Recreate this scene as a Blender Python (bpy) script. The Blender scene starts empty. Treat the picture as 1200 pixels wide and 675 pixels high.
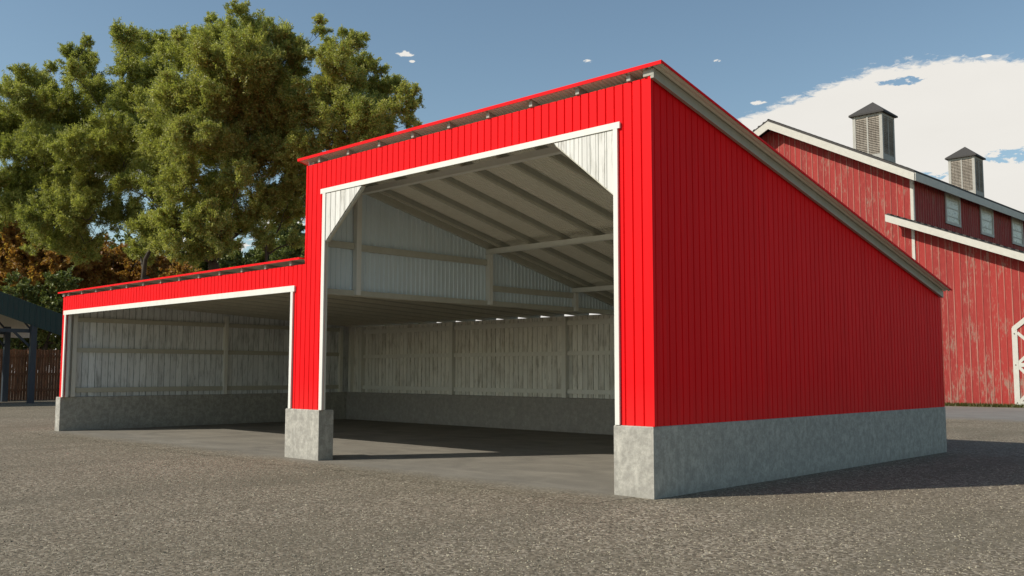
import bpy, math, random
import numpy as np
from mathutils import Matrix, Vector
R = math.radians
random.seed(7)
rng = np.random.default_rng(11)
scene = bpy.context.scene
col = scene.collection

# ------------------------------------------------------------------ camera
CAM = Vector((7.899, -11.053, 1.770))
RX = Vector((0.71939, 0.69460, 0.00159)); UX = Vector((0.05972, -0.06413, 0.99615)); BX = Vector((0.69203, -0.71653, -0.08762))
cd = bpy.data.cameras.new('camera'); cam = bpy.data.objects.new('camera', cd); col.objects.link(cam)
m = Matrix((RX, UX, BX)).transposed().to_4x4(); m.translation = CAM
cam.matrix_world = m
FPX = 1113.44
cd.sensor_width = 36; cd.lens = FPX/1200*36; cd.clip_start = .1; cd.clip_end = 2000
scene.camera = cam
def at(u, v, dist):
    """world point seen at photo position (u, v), dist metres deep; used to place trees far behind the sheds"""
    return CAM + dist*(-BX + RX*((u-600)/FPX) - UX*((v-337.5)/FPX))

# ------------------------------------------------------------------ node helpers
def new_mat(name):
    m = bpy.data.materials.new(name); m.use_nodes = True
    nt = m.node_tree; b = nt.nodes['Principled BSDF']
    return m, nt, b
def N(nt, t, **kw):
    n = nt.nodes.new(t)
    for k, v in kw.items():
        if k.startswith('i_'): n.inputs[k[2:].replace('_', ' ')].default_value = v
        else: setattr(n, k, v)
    return n
def L(nt, a, b): nt.links.new(a, b)
def coords(nt, scale=(1, 1, 1), rot=(0, 0, 0)):
    tc = N(nt, 'ShaderNodeTexCoord'); mp = N(nt, 'ShaderNodeMapping')
    mp.inputs['Scale'].default_value = scale; mp.inputs['Rotation'].default_value = rot
    L(nt, tc.outputs['Object'], mp.inputs['Vector']); return mp.outputs['Vector']
def noise(nt, vec, scale, detail=4, rough=.55, dist=0):
    n = N(nt, 'ShaderNodeTexNoise'); n.inputs['Scale'].default_value = scale; n.inputs['Detail'].default_value = detail
    n.inputs['Roughness'].default_value = rough; n.inputs['Distortion'].default_value = dist
    if vec is not None: L(nt, vec, n.inputs['Vector'])
    return n.outputs['Fac']
def ramp(nt, fac, stops):
    r = N(nt, 'ShaderNodeValToRGB'); e = r.color_ramp.elements
    while len(e) < len(stops): e.new(.5)
    for el, (p, c) in zip(e, stops):
        el.position = p; el.color = (c, c, c, 1) if not isinstance(c, tuple) else (*c, 1)
    L(nt, fac, r.inputs['Fac']); return r.outputs['Color']
def mix(nt, fac, a, b, mode='MIX'):
    n = N(nt, 'ShaderNodeMix', data_type='RGBA', blend_type=mode)
    for s, v in ((n.inputs['Factor'], fac), (n.inputs['A'], a), (n.inputs['B'], b)):
        if isinstance(v, (int, float)): s.default_value = v
        elif isinstance(v, tuple): s.default_value = (*v, 1)
        else: L(nt, v, s)
    return n.outputs['Result']
def math_(nt, op, a, b=None, c=None, clamp=False):
    n = N(nt, 'ShaderNodeMath', operation=op); n.use_clamp = clamp
    for i, v in enumerate((a, b, c)):
        if v is None: continue
        if isinstance(v, (int, float)): n.inputs[i].default_value = v
        else: L(nt, v, n.inputs[i])
    return n.outputs[0]
def bump(nt, b, h, strength=.5, dist=.01):
    n = N(nt, 'ShaderNodeBump'); n.inputs['Strength'].default_value = strength; n.inputs['Distance'].default_value = dist
    L(nt, h, n.inputs['Height']); L(nt, n.outputs['Normal'], b.inputs['Normal'])

def metal_paint(name, c1, c2, rough=.45, streak=6.0, bs=.15, spec=.5, boards=0):
    m, nt, b = new_mat(name)
    f = noise(nt, coords(nt, (1, 1, .15)), streak, 5, .6)
    f2 = noise(nt, coords(nt), 38, 4, .7)
    c = mix(nt, ramp(nt, f, [(.3, 0.), (.7, 1.)]), c1, c2)
    c = mix(nt, math_(nt, 'MULTIPLY', f2, .25), c, tuple(x*.75 for x in c1))
    if boards:
        sp = N(nt, 'ShaderNodeSeparateXYZ'); L(nt, coords(nt), sp.inputs[0])
        wn = N(nt, 'ShaderNodeTexWhiteNoise', noise_dimensions='1D')
        L(nt, math_(nt, 'FLOOR', math_(nt, 'DIVIDE', math_(nt, 'ADD', sp.outputs[0], sp.outputs[1]), boards)), wn.inputs['W'])
        c = mix(nt, math_(nt, 'MULTIPLY', wn.outputs['Value'], .5), c, tuple(x*.78 for x in c1))
        # faint dust film above the footing
        lowz = math_(nt, 'SUBTRACT', 1., math_(nt, 'MULTIPLY', math_(nt, 'SUBTRACT', sp.outputs[2], 1.0), 1.6), clamp=True)
        c = mix(nt, math_(nt, 'MULTIPLY', math_(nt, 'MULTIPLY', lowz, f), .10), c, (.30, .22, .16))
    L(nt, c, b.inputs['Base Color']); b.inputs['Roughness'].default_value = rough
    b.inputs['Specular IOR Level'].default_value = spec
    bump(nt, b, f2, bs, .004)
    return m
M = {}
M['red'] = metal_paint('red_painted_steel', (.92, .009, .013), (.80, .0075, .011), .6, bs=.08, spec=.08, boards=.1635)
M['trim'] = metal_paint('cream_trim_paint', (.80, .78, .71), (.72, .70, .63), .55, bs=.08)
M['beige'] = metal_paint('beige_galvanised_steel', (.56, .54, .45), (.50, .475, .39), .5, bs=.1, spec=.35)
M['beige_lit'] = metal_paint('beige_frame_steel_lit_copy', (.80, .785, .72), (.74, .72, .65), .45, bs=.08, spec=.5)  # lit copy of the beige steel: brightness of light-facing sides put into colour
M['beige_shaded'] = metal_paint('beige_steel_shaded_copy', (.42, .41, .35), (.36, .35, .29), .55, bs=.1, spec=.25)  # shaded copy of the beige steel: darkness of the verge side painted in
M['soffit'] = metal_paint('beige_roof_underside', (.80, .765, .66), (.73, .695, .59), .55, bs=.1, spec=.3)
M['part_metal'] = metal_paint('sky_tinted_partition_steel', (.74, .82, .86), (.66, .74, .77), .5, bs=.1)  # blue of skylit shade painted into the steel's base colour
M['dark_green'] = metal_paint('dark_green_sheet', (.018, .055, .052), (.012, .038, .038), .5)
M['dark_steel'] = metal_paint('dark_blue_grey_steel', (.045, .06, .075), (.03, .042, .052), .55)

def concrete(name, c1, c2, rough=.9):
    m, nt, b = new_mat(name)
    v = coords(nt)
    f = noise(nt, v, 3.2, 7, .62); f2 = noise(nt, v, 26, 6, .7); f3 = noise(nt, coords(nt, (1, 1, .25)), 9, 4, .6)
    c = mix(nt, ramp(nt, f, [(.32, 0.), (.68, 1.)]), c1, c2)
    c = mix(nt, ramp(nt, noise(nt, v, 8, 5, .7), [(.4, 0.), (.6, .6)]), c, tuple(x*.62 for x in c1))
    c = mix(nt, ramp(nt, f2, [(.42, 0.), (.7, .6)]), c, tuple(x*.58 for x in c1))
    c = mix(nt, ramp(nt, f3, [(.55, 0.), (.8, .4)]), c, tuple(min(1, x*1.3) for x in c2))
    # darker towards the foot, with a ragged upper edge
    sep = N(nt, 'ShaderNodeSeparateXYZ'); L(nt, v, sep.inputs[0])
    low = math_(nt, 'SUBTRACT', math_(nt, 'MULTIPLY_ADD', f, .3, .02), sep.outputs['Z'])
    low = math_(nt, 'MULTIPLY', low, 5, clamp=True)
    c = mix(nt, math_(nt, 'MULTIPLY', low, .35), c, tuple(x*.5 for x in c1))
    L(nt, c, b.inputs['Base Color']); b.inputs['Roughness'].default_value = rough
    bump(nt, b, f2, .35, .01)
    return m
M['concrete'] = concrete('cast_concrete', (.40, .378, .328), (.53, .505, .435))
M['concrete_dark'] = concrete('darker_concrete', (.42, .385, .34), (.33, .30, .27))  # darker, browner tones for the back footing

def weathered(name, paint, grey, lo=.5, hi=.66, pitch=.2, axis='X'):
    """old painted planks: paint worn along the grain, plank by plank"""
    m, nt, b = new_mat(name)
    tc = N(nt, 'ShaderNodeTexCoord'); sep = N(nt, 'ShaderNodeSeparateXYZ'); L(nt, tc.outputs['Object'], sep.inputs[0])
    along = sep.outputs[axis]
    pid = math_(nt, 'FLOOR', math_(nt, 'DIVIDE', along, pitch))
    comb = N(nt, 'ShaderNodeCombineXYZ')
    L(nt, along, comb.inputs[0]); L(nt, math_(nt, 'MULTIPLY', pid, 7.31), comb.inputs[1]); L(nt, math_(nt, 'MULTIPLY', sep.outputs['Z'], .09), comb.inputs[2])
    grain = noise(nt, comb.outputs[0], 26, 6, .7)
    comb2 = N(nt, 'ShaderNodeCombineXYZ')
    L(nt, along, comb2.inputs[0]); L(nt, math_(nt, 'MULTIPLY', pid, 1.7), comb2.inputs[1]); L(nt, math_(nt, 'MULTIPLY', sep.outputs['Z'], .45), comb2.inputs[2])
    patch = noise(nt, comb2.outputs[0], 2.1, 5, .6, .4)
    wn = N(nt, 'ShaderNodeTexWhiteNoise', noise_dimensions='1D'); L(nt, pid, wn.inputs['W'])
    s = math_(nt, 'ADD', math_(nt, 'MULTIPLY', grain, .5), math_(nt, 'MULTIPLY', patch, .6))
    worn = ramp(nt, s, [(lo, 0.), (hi, 1.)])
    tint = mix(nt, wn.outputs['Value'], paint, tuple(x*.84 for x in paint))
    c = mix(nt, worn, tint, grey)
    c = mix(nt, ramp(nt, grain, [(.55, 0.), (.72, .5)]), c, tuple(x*.5 for x in grey))
    # dark joint between planks
    fr = math_(nt, 'FRACT', math_(nt, 'DIVIDE', along, pitch))
    j = math_(nt, 'GREATER_THAN', math_(nt, 'ABSOLUTE', math_(nt, 'SUBTRACT', fr, .5)), .455)
    c = mix(nt, math_(nt, 'MULTIPLY', j, .75), c, tuple(x*.35 for x in grey))
    L(nt, c, b.inputs['Base Color']); b.inputs['Roughness'].default_value = .8
    bump(nt, b, s, .3, .006)
    return m
M['plank_x'] = weathered('worn_white_planks_bounce_warm', (.90, .875, .80), (.42, .38, .31), .54, .74, .2, 'X')  # back wall's white planks, warmed: bounced light put into the paint
M['plank_y'] = weathered('worn_white_planks_shade_cool', (.86, .88, .88), (.36, .37, .365), .54, .74, .2, 'Y')  # same white planks, cooled: bluish shade of the side wall painted in
M['gusset'] = weathered('worn_cream_planks', (.78, .76, .70), (.42, .40, .34), .57, .76, .16, 'X')
M['fence'] = weathered('brown_fence_planks', (.22, .10, .045), (.11, .055, .03), .48, .66, .16, 'Y')
M['louvre'] = weathered('weathered_grey_wood', (.36, .315, .255), (.20, .165, .13), .48, .68, .3, 'X')
M['bark'] = None

def barn_red(name, axis):
    m, nt, b = new_mat(name)
    tc = N(nt, 'ShaderNodeTexCoord'); sep = N(nt, 'ShaderNodeSeparateXYZ'); L(nt, tc.outputs['Object'], sep.inputs[0])
    al = sep.outputs[axis]; pitch = .36
    q = math_(nt, 'DIVIDE', al, pitch); pid = math_(nt, 'FLOOR', q); fr = math_(nt, 'FRACT', q)
    comb = N(nt, 'ShaderNodeCombineXYZ'); L(nt, al, comb.inputs[0]); L(nt, math_(nt, 'MULTIPLY', pid, 3.7), comb.inputs[1])
    L(nt, math_(nt, 'MULTIPLY', sep.outputs['Z'], .16), comb.inputs[2])
    grain = noise(nt, comb.outputs[0], 15, 7, .75)
    comb2 = N(nt, 'ShaderNodeCombineXYZ'); L(nt, al, comb2.inputs[0]); L(nt, math_(nt, 'MULTIPLY', sep.outputs['Z'], .35), comb2.inputs[2])
    big = noise(nt, comb2.outputs[0], 1.3, 7, .7)
    lowb = math_(nt, 'MULTIPLY', math_(nt, 'SUBTRACT', 4.5, sep.outputs['Z']), .012)
    big = math_(nt, 'ADD', big, math_(nt, 'MAXIMUM', lowb, -.02))
    s = math_(nt, 'ADD', math_(nt, 'MULTIPLY', grain, .62), math_(nt, 'MULTIPLY', big, .5))
    worn = ramp(nt, s, [(.585, 0.), (.68, .85)])
    wn = N(nt, 'ShaderNodeTexWhiteNoise', noise_dimensions='1D'); L(nt, pid, wn.inputs['W'])
    red = mix(nt, wn.outputs['Value'], (.35, .023, .017), (.25, .016, .013))
    red = mix(nt, ramp(nt, grain, [(.35, 0.), (.65, .6)]), red, (.39, .042, .03))
    c = mix(nt, worn, red, mix(nt, ramp(nt, big, [(.5, 0.), (.62, 1.)]), (.36, .20, .14), (.27, .22, .16)))
    # pale worn edge of each batten
    line = math_(nt, 'LESS_THAN', fr, .14)
    lf = math_(nt, 'MULTIPLY', line, ramp(nt, noise(nt, comb.outputs[0], 3.0, 4, .6), [(.35, .15), (.62, .75)]))
    c = mix(nt, lf, c, (.46, .22, .16))
    L(nt, c, b.inputs['Base Color']); b.inputs['Roughness'].default_value = .8
    bump(nt, b, s, .4, .02)
    return m
M['barn_x'] = barn_red('old_red_barn_boards_front', 'X')
M['barn_y'] = barn_red('old_red_barn_boards_side', 'Y')
def simple(name, c, rough=.7, sc=12, v=.25):
    m, nt, b = new_mat(name)
    f = noise(nt, coords(nt), sc, 5, .65)
    L(nt, mix(nt, f, tuple(x*(1+v) for x in c), tuple(x*(1-v) for x in c)), b.inputs['Base Color'])
    b.inputs['Roughness'].default_value = rough; bump(nt, b, f, .3, .01); return m
M['barn_trim'] = simple('old_white_barn_trim', (.58, .555, .48), .8, 4, .18)
M['cup_trim'] = simple('weathered_cupola_trim', (.42, .40, .35), .85, 7, .25)
M['shingle'] = simple('dark_grey_roofing', (.055, .05, .045), .85, 9, .4)
M['bark'] = simple('brown_bark', (.07, .055, .04), .95, 14, .4)
M['dark_inside'] = simple('dark_barn_interior', (.02, .018, .016), .9)
M['rusty'] = simple('rusty_bolt_steel', (.14, .10, .08), .7)
def glass_mat():
    m, nt, b = new_mat('dusty_barn_window_pane')
    v = coords(nt, (1, 1, 1.6)); f = noise(nt, v, 1.5, 6, .7, 1.0)
    L(nt, ramp(nt, f, [(.35, (.34, .31, .16)), (.46, (.60, .56, .42)), (.56, (.74, .70, .58)), (.64, (.26, .24, .16))]), b.inputs['Base Color'])
    b.inputs['Roughness'].default_value = .35; return m
M['pane'] = glass_mat()

def ground_mat(name, kind):
    m, nt, b = new_mat(name)
    v = coords(nt)
    def gravel():
        vo = N(nt, 'ShaderNodeTexVoronoi'); vo.inputs['Scale'].default_value = 30; vo.inputs['Randomness'].default_value = 1
        wv = N(nt, 'ShaderNodeVectorMath', operation='ADD'); nv = N(nt, 'ShaderNodeTexNoise'); nv.inputs['Scale'].default_value = 30
        L(nt, v, nv.inputs['Vector']); sc_ = N(nt, 'ShaderNodeVectorMath', operation='SCALE'); sc_.inputs['Scale'].default_value = .02
        L(nt, nv.outputs['Color'], sc_.inputs[0]); L(nt, v, wv.inputs[0]); L(nt, sc_.outputs[0], wv.inputs[1]); L(nt, wv.outputs[0], vo.inputs['Vector'])
        sepc = N(nt, 'ShaderNodeSeparateColor'); L(nt, vo.outputs['Color'], sepc.inputs[0])
        fine = noise(nt, v, 90, 3, .7); mid = noise(nt, v, 14, 6, .75); big = noise(nt, v, .22, 6, .65)
        stone = ramp(nt, sepc.outputs['Red'], [(0., (.06, .048, .034)), (.28, (.158, .129, .089)), (.68, (.292, .244, .176)), (.9, (.42, .36, .27)), (1., (.58, .51, .40))])
        dust = mix(nt, ramp(nt, mid, [(.3, 0.), (.7, 1.)]), (.13, .110, .075), (.32, .275, .19))
        c = mix(nt, .16, stone, dust)
        c = mix(nt, ramp(nt, fine, [(.35, .45), (.6, 0.)]), c, (.10, .086, .068))
        tr = noise(nt, coords(nt, (.5, .12, 1), (0, 0, R(38))), 1.3, 5, .6)
        c = mix(nt, ramp(nt, tr, [(.48, 0.), (.62, .45)]), c, (.135, .117, .083))
        c = mix(nt, ramp(nt, big, [(.35, .55), (.6, 0.)]), c, (.155, .133, .092))
        h = math_(nt, 'ADD', math_(nt, 'MULTIPLY', math_(nt, 'SUBTRACT', 1., vo.outputs['Distance']), sepc.outputs['Green']), mid)
        return c, h
    f = noise(nt, v, 55, 5, .75)
    if kind == 'gravel':
        c, h = gravel()
    else:
        g = noise(nt, v, .8, 6, .6, .6); st = noise(nt, coords(nt, (.3, 1.5, 1)), 1.6, 6, .65)
        c1, c2 = {'asphalt': ((.265, .24, .195), (.19, .172, .142)), 'road': ((.24, .23, .205), (.19, .18, .165))}[kind]
        a = mix(nt, ramp(nt, g, [(.35, 0.), (.65, 1.)]), c1, c2)
        a = mix(nt, ramp(nt, st, [(.5, 0.), (.75, .5)]), a, tuple(x*1.35 for x in c1))
        a = mix(nt, ramp(nt, f, [(.4, .3), (.65, 0.)]), a, tuple(x*.55 for x in c2))
        # worn edge where the surface gives way to gravel
        sp = N(nt, 'ShaderNodeSeparateXYZ'); L(nt, v, sp.inputs[0])
        e0 = -.62 if kind == 'asphalt' else 25.6; wd = .75 if kind == 'asphalt' else 3.
        e = math_(nt, 'DIVIDE', math_(nt, 'SUBTRACT', sp.outputs['Y'], e0), wd)
        e = math_(nt, 'ADD', e, math_(nt, 'MULTIPLY', math_(nt, 'SUBTRACT', noise(nt, v, 1.1 if kind == 'asphalt' else .5, 9, .75), .5), 1.9), clamp=True)
        gc, h = gravel()
        c = mix(nt, e, gc, a)
        hm = N(nt, 'ShaderNodeMix', data_type='FLOAT'); L(nt, e, hm.inputs[0]); L(nt, h, hm.inputs[2]); L(nt, math_(nt, 'MULTIPLY', f, .35), hm.inputs[3]); h = hm.outputs[0]
    L(nt, c, b.inputs['Base Color']); b.inputs['Roughness'].default_value = .95; b.inputs['Specular IOR Level'].default_value = .2
    bump(nt, b, h, .7, .02)
    return m
M['gravel'] = ground_mat('pale_brown_gravel', 'gravel')
M['asphalt'] = ground_mat('worn_grey_asphalt', 'asphalt')
M['road'] = ground_mat('grey_farm_road', 'road')

def leaf_mat(name, cols, trans=.52):
    m, nt, b = new_mat(name)
    geo = N(nt, 'ShaderNodeNewGeometry')
    f = noise(nt, coords(nt), .55, 3, .6)
    s = math_(nt, 'ADD', math_(nt, 'MULTIPLY', geo.outputs['Random Per Island'], .45), math_(nt, 'MULTIPLY', f, .6))
    c = ramp(nt, s, [(.2, cols[0]), (.5, cols[1]), (.8, cols[2])])
    L(nt, c, b.inputs['Base Color']); b.inputs['Roughness'].default_value = .45; b.inputs['Specular IOR Level'].default_value = .4
    tr = N(nt, 'ShaderNodeBsdfTranslucent'); L(nt, mix(nt, 1., c, (.92, 1.0, .5), 'MULTIPLY'), tr.inputs['Color'])
    ms = N(nt, 'ShaderNodeMixShader'); ms.inputs[0].default_value = trans
    L(nt, b.outputs[0], ms.inputs[1]); L(nt, tr.outputs[0], ms.inputs[2])
    L(nt, ms.outputs[0], nt.nodes['Material Output'].inputs['Surface'])
    return m
M['leaf_olive'] = leaf_mat('olive_willow_leaves', ((.155, .19, .06), (.385, .395, .105), (.66, .62, .22)))
M['leaf_orange'] = leaf_mat('orange_autumn_leaves', ((.24, .12, .035), (.46, .22, .06), (.50, .36, .10)))
M['leaf_dark'] = leaf_mat('dark_green_leaves', ((.08, .11, .035), (.18, .21, .06), (.30, .31, .09)), .25)
M['grass'] = leaf_mat('rough_grass', ((.06, .08, .018), (.10, .115, .03), (.16, .15, .05)))

# ------------------------------------------------------------------ object helpers
def obj(name, mb, mats, parent=None, smooth=False):
    me = bpy.data.meshes.new(name)
    me.from_pydata([tuple(v) for v in mb.v], [], mb.f)
    for mm in (mats if isinstance(mats, (list, tuple)) else [mats]): me.materials.append(M[mm])
    me.polygons.foreach_set('material_index', mb.mi)
    if smooth: me.polygons.foreach_set('use_smooth', [True]*len(me.polygons))
    me.update()
    o = bpy.data.objects.new(name, me); col.objects.link(o)
    if parent: o.parent = parent
    return o
def thing(name, label, cat, loc=(0, 0, 0), group=None):
    o = bpy.data.objects.new(name, None); col.objects.link(o); o.location = loc
    o['label'] = label; o['category'] = cat
    if group: o['group'] = group
    return o
def struct(name, mb, mat):
    o = obj(name, mb, mat); o['kind'] = 'structure'; return o

class MB:
    def __init__(s): s.v = []; s.f = []; s.mi = []
    def face(s, idx, mi=0): s.f.append(tuple(idx)); s.mi.append(mi)
    def box(s, x0, x1, y0, y1, z0, z1, mi=0):
        return s.hexa([(x0, y0, z0), (x1, y0, z0), (x1, y1, z0), (x0, y1, z0), (x0, y0, z1), (x1, y0, z1), (x1, y1, z1), (x0, y1, z1)], mi)
    def hexa(s, p, mi=0):
        b = len(s.v); s.v += [tuple(q) for q in p]
        for f in ((0, 3, 2, 1), (4, 5, 6, 7), (0, 1, 5, 4), (1, 2, 6, 5), (2, 3, 7, 6), (3, 0, 4, 7)): s.face([b+i for i in f], mi)
        return s
    def prism(s, poly, a, vec, mi=0):
        """poly: list of 3d points, extruded by vec"""
        b = len(s.v); n = len(poly); v = Vector(vec)
        s.v += [tuple(p) for p in poly]; s.v += [tuple(Vector(p)+v) for p in poly]
        s.face([b+i for i in range(n)][::-1], mi); s.face([b+n+i for i in range(n)], mi)
        for i in range(n): s.face([b+i, b+(i+1) % n, b+n+(i+1) % n, b+n+i], mi)
        return s
    def bar(s, p, q, w, h, up=(0, 0, 1), mi=0):
        """square bar from p to q; w across, h in the 'up' direction, centred"""
        p = Vector(p); q = Vector(q); d = (q-p).normalized(); u = Vector(up); sd = d.cross(u).normalized(); u2 = sd.cross(d)
        P = []
        for c in (p, q):
            for a, b_ in ((-1, -1), (1, -1), (1, 1), (-1, 1)): P.append(c+sd*(a*w/2)+u2*(b_*h/2))
        return s.hexa(P, mi)
    def tube(s, pts, rad, n=7, mi=0):
        b0 = len(s.v)
        for i, p in enumerate(pts):
            p = Vector(p); d = (Vector(pts[min(i+1, len(pts)-1)])-Vector(pts[max(i-1, 0)])).normalized()
            a = d.cross(Vector((.3, .9, .1))).normalized(); c = d.cross(a)
            for k in range(n):
                t = 2*math.pi*k/n; s.v.append(tuple(p+(a*math.cos(t)+c*math.sin(t))*rad[i]))
        for i in range(len(pts)-1):
            for k in range(n):
                s.face([b0+i*n+k, b0+i*n+(k+1) % n, b0+(i+1)*n+(k+1) % n, b0+(i+1)*n+k], mi)
        return s
    def wall(s, prof, back, lo, hi, to3, mi=0, mb=None):
        """ribbed sheet: prof = [(a, d)] plan profile (a along, d out), back = plane behind, lo/hi = height functions of a;
        to3(a, d, z) -> 3d point. Closed solid."""
        if mb is None: mb = mi
        b = len(s.v); n = len(prof)
        for a, d in prof:
            s.v += [to3(a, d, lo(a)), to3(a, d, hi(a)), to3(a, back, hi(a)), to3(a, back, lo(a))]
        for i in range(n-1):
            p, q = b+4*i, b+4*(i+1)
            s.face([p, q, q+1, p+1], mi); s.face([p+3, p+2, q+2, q+3], mb)
            s.face([p+1, q+1, q+2, p+2], mi); s.face([p, p+3, q+3, q], mi)
        s.face([b, b+1, b+2, b+3], mi); e = b+4*(n-1); s.face([e, e+3, e+2, e+1], mi)
        return s

def profile(a0, a1, pitch, gw, depth, start=0.0, kind='groove'):
    """flat boards with narrow grooves (or rounded ribs) between a0 and a1"""
    cuts = []
    k = math.floor((a0-start)/pitch)+1
    while start+k*pitch < a1-gw:
        c = start+k*pitch
        if c > a0+gw: cuts.append(c)
        k += 1
    P = [(a0, 0.)]
    for c in cuts:
        if kind == 'groove':
            P += [(c-gw/2, 0.), (c-gw/4, -depth), (c+gw/4, -depth), (c+gw/2, 0.)]
        else:
            P += [(c-gw/2, 0.), (c-gw/4, depth), (c+gw/4, depth), (c+gw/2, 0.)]
    P.append((a1, 0.)); return P

# ================================================================== GROUND
g = MB()
# one sheet to the horizon
g.v += [(-900, -600, 0), (600, -600, 0), (600, 900, 0), (-900, 900, 0)]; g.face((0, 1, 2, 3)); struct('ground', g, 'gravel')
# worn asphalt floor under and just before the shed, ragged front edge
g = MB(); n = 260; x0, x1 = -21.27, -.33
def edge(x): return -.95+.10*math.sin(x*1.7)+.06*math.sin(x*4.9+1)+.05*math.sin(x*13.1)+.03*math.sin(x*31)
for i in range(n+1):
    x = x0+(x1-x0)*i/n; g.v += [(x, edge(x)+random.uniform(-.03, .03), .004), (x, 10.3, .004)]
for i in range(n): g.face((2*i, 2*i+2, 2*i+3, 2*i+1))
struct('floor', g, 'asphalt')
# farm road in front of the barn
g = MB(); n = 120
for i in range(n+1):
    x = -60+90*i/n; w = .5*math.sin(x*.35)+.18*math.sin(x*2.1)
    g.v += [(x, 25.0+w, .004), (x, 40.7+.3*math.sin(x*.8), .004)]
for i in range(n): g.face((2*i, 2*i+2, 2*i+3, 2*i+1))
struct('road', g, 'road')
# grass along the barn foot
gv = []; gf = []
def blades(cnt, fx, name, label, hmin, hmax, w, mat='grass'):
    mb = MB()
    for i in range(cnt):
        x, y = fx(); h = random.uniform(hmin, hmax); a = random.uniform(0, 6.28); lx, ly = random.uniform(-.5, .5)*h, random.uniform(-.5, .5)*h
        dx, dy = math.cos(a)*w, math.sin(a)*w; b = len(mb.v)
        mb.v += [(x-dx, y-dy, 0), (x+dx, y+dy, 0), (x+lx, y+ly, h)]; mb.face((b, b+1, b+2))
    o = obj(name, mb, mat); o['kind'] = 'stuff'; o['label'] = label; o['category'] = 'grass'; return o
blades(9000, lambda: (random.uniform(-24, 0), 42.1-abs(random.gauss(0, .42))), 'grass', 'thin green grass growing along the foot of the old barn', .06, .22, .03)

# loose stones on the gravel near the viewer
mb = MB(); random.seed(3)
tmpl = [(1, 0, 0), (-.2, .9, 0), (-.9, -.3, 0), (.1, -.95, 0), (.35, .2, .8), (-.4, -.1, .7)]
tf = [(0, 1, 4), (1, 2, 5), (1, 5, 4), (2, 3, 5), (3, 0, 4), (3, 4, 5)]
cnt = 0
while cnt < 52000:
    dist = 2.8+18*random.random()**1.5
    ang = R(44+random.uniform(-31, 31)); x = CAM.x-math.sin(ang)*dist; y = CAM.y+math.cos(ang)*dist
    if -21.7 < x < .1 and y > -.75+.5*random.random()**2: continue
    if y > -.05 and x < .05: continue
    s_ = random.uniform(.005, .012)*(1.7 if random.random() < .05 else 1); a = random.uniform(0, 6.28); ca, sa = math.cos(a)*s_, math.sin(a)*s_
    b = len(mb.v); sq = random.uniform(.6, 1)
    for p in tmpl: mb.v.append((x+p[0]*ca-p[1]*sa*sq, y+p[0]*sa+p[1]*ca*sq, p[2]*s_*.8))
    mi = 0 if random.random() < .5 else 1
    for f in tf: mb.face([b+i for i in f], mi)
    cnt += 1
M['stone_a'] = simple('pale_stone', (.36, .315, .225), .9, 30, .35); M['stone_b'] = simple('brown_stone', (.125, .104, .07), .9, 30, .4)
o = obj('gravel', mb, ['stone_a', 'stone_b']); o['kind'] = 'stuff'; o['label'] = 'loose small stones lying on the gravel yard'; o['category'] = 'gravel'

# ================================================================== RED OPEN SHED
S = thing('machine_shed', 'new bright red metal machine shed with two open bays on grey concrete footings', 'shed')
SL = .2313
def zt(y): return 6.038-SL*y           # wall line under the tall roof
def zl(y): return 3.985-.0463*y        # wall line under the low roof
XP = -8.75                             # partition plane
# footings
def footing(x0, x1, y0, y1, z1=1.0, mat='concrete'):
    """cast block with slightly chamfered top edge"""
    mb = MB(); c = .012
    b = 0; mb.v += [(x0, y0, -.05), (x1, y0, -.05), (x1, y1, -.05), (x0, y1, -.05), (x0, y0, z1-c), (x1, y0, z1-c), (x1, y1, z1-c), (x0, y1, z1-c),
                    (x0+c, y0+c, z1), (x1-c, y0+c, z1), (x1-c, y1-c, z1), (x0+c, y1-c, z1)]
    for f in ((0, 1, 5, 4), (1, 2, 6, 5), (2, 3, 7, 6), (3, 0, 4, 7), (4, 5, 9, 8), (5, 6, 10, 9), (6, 7, 11, 10), (7, 4, 8, 11), (8, 9, 10, 11)): mb.face(f)
    o = obj('concrete_footing', mb, mat, S); return o
footing(-.7, 0, -.02, .33)
footing(-.335, -.001, .332, 11.1)
footing(-9.29, -8.09, -.02, .33)
footing(-21.6, -21.27, -.02, 11.1)
footing(-21.268, -.337, 10.28, 11.1, 1.0, 'concrete_dark')

# front cladding, board grooves 0.163 m apart
mb = MB(); FR = lambda a, d, z: (a, .012-d, z)
def fr(a0, a1, lo, hi): mb.wall(profile(a0, a1, .1635, .026, .022, -.015), -.05, lambda a: lo, lambda a: hi, FR, 0, 1)
fr(-21.44, -21.2, 1.002, 3.98); fr(-21.2, -9.1, 3.5, 3.98); fr(-9.1, -8.752, 1.002, 3.98)
fr(-8.75, -8.07, 1.002, 6.03); fr(-8.07, -.62, 5.42, 6.03); fr(-.62, -.004, 1.002, 6.03)
obj('front_cladding', mb, ['red', 'beige'], S)
# folded red corner flashing at the near corner
mb = MB(); mb.box(-.035, .016, -.012, .012, 1.003, 6.03); mb.box(.002, .016, .012, .05, 1.003, 6.02); obj('corner_flashing', mb, 'red', S)
# right side cladding
mb = MB(); mb.wall(profile(.03, 11.08, .1635, .03, .02, .09), -.05, lambda a: 1.002, lambda a: zt(a)-.005, lambda a, d, z: (-.008+d, a, z), 0, 1)
obj('side_cladding', mb, ['red', 'beige'], S)
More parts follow.
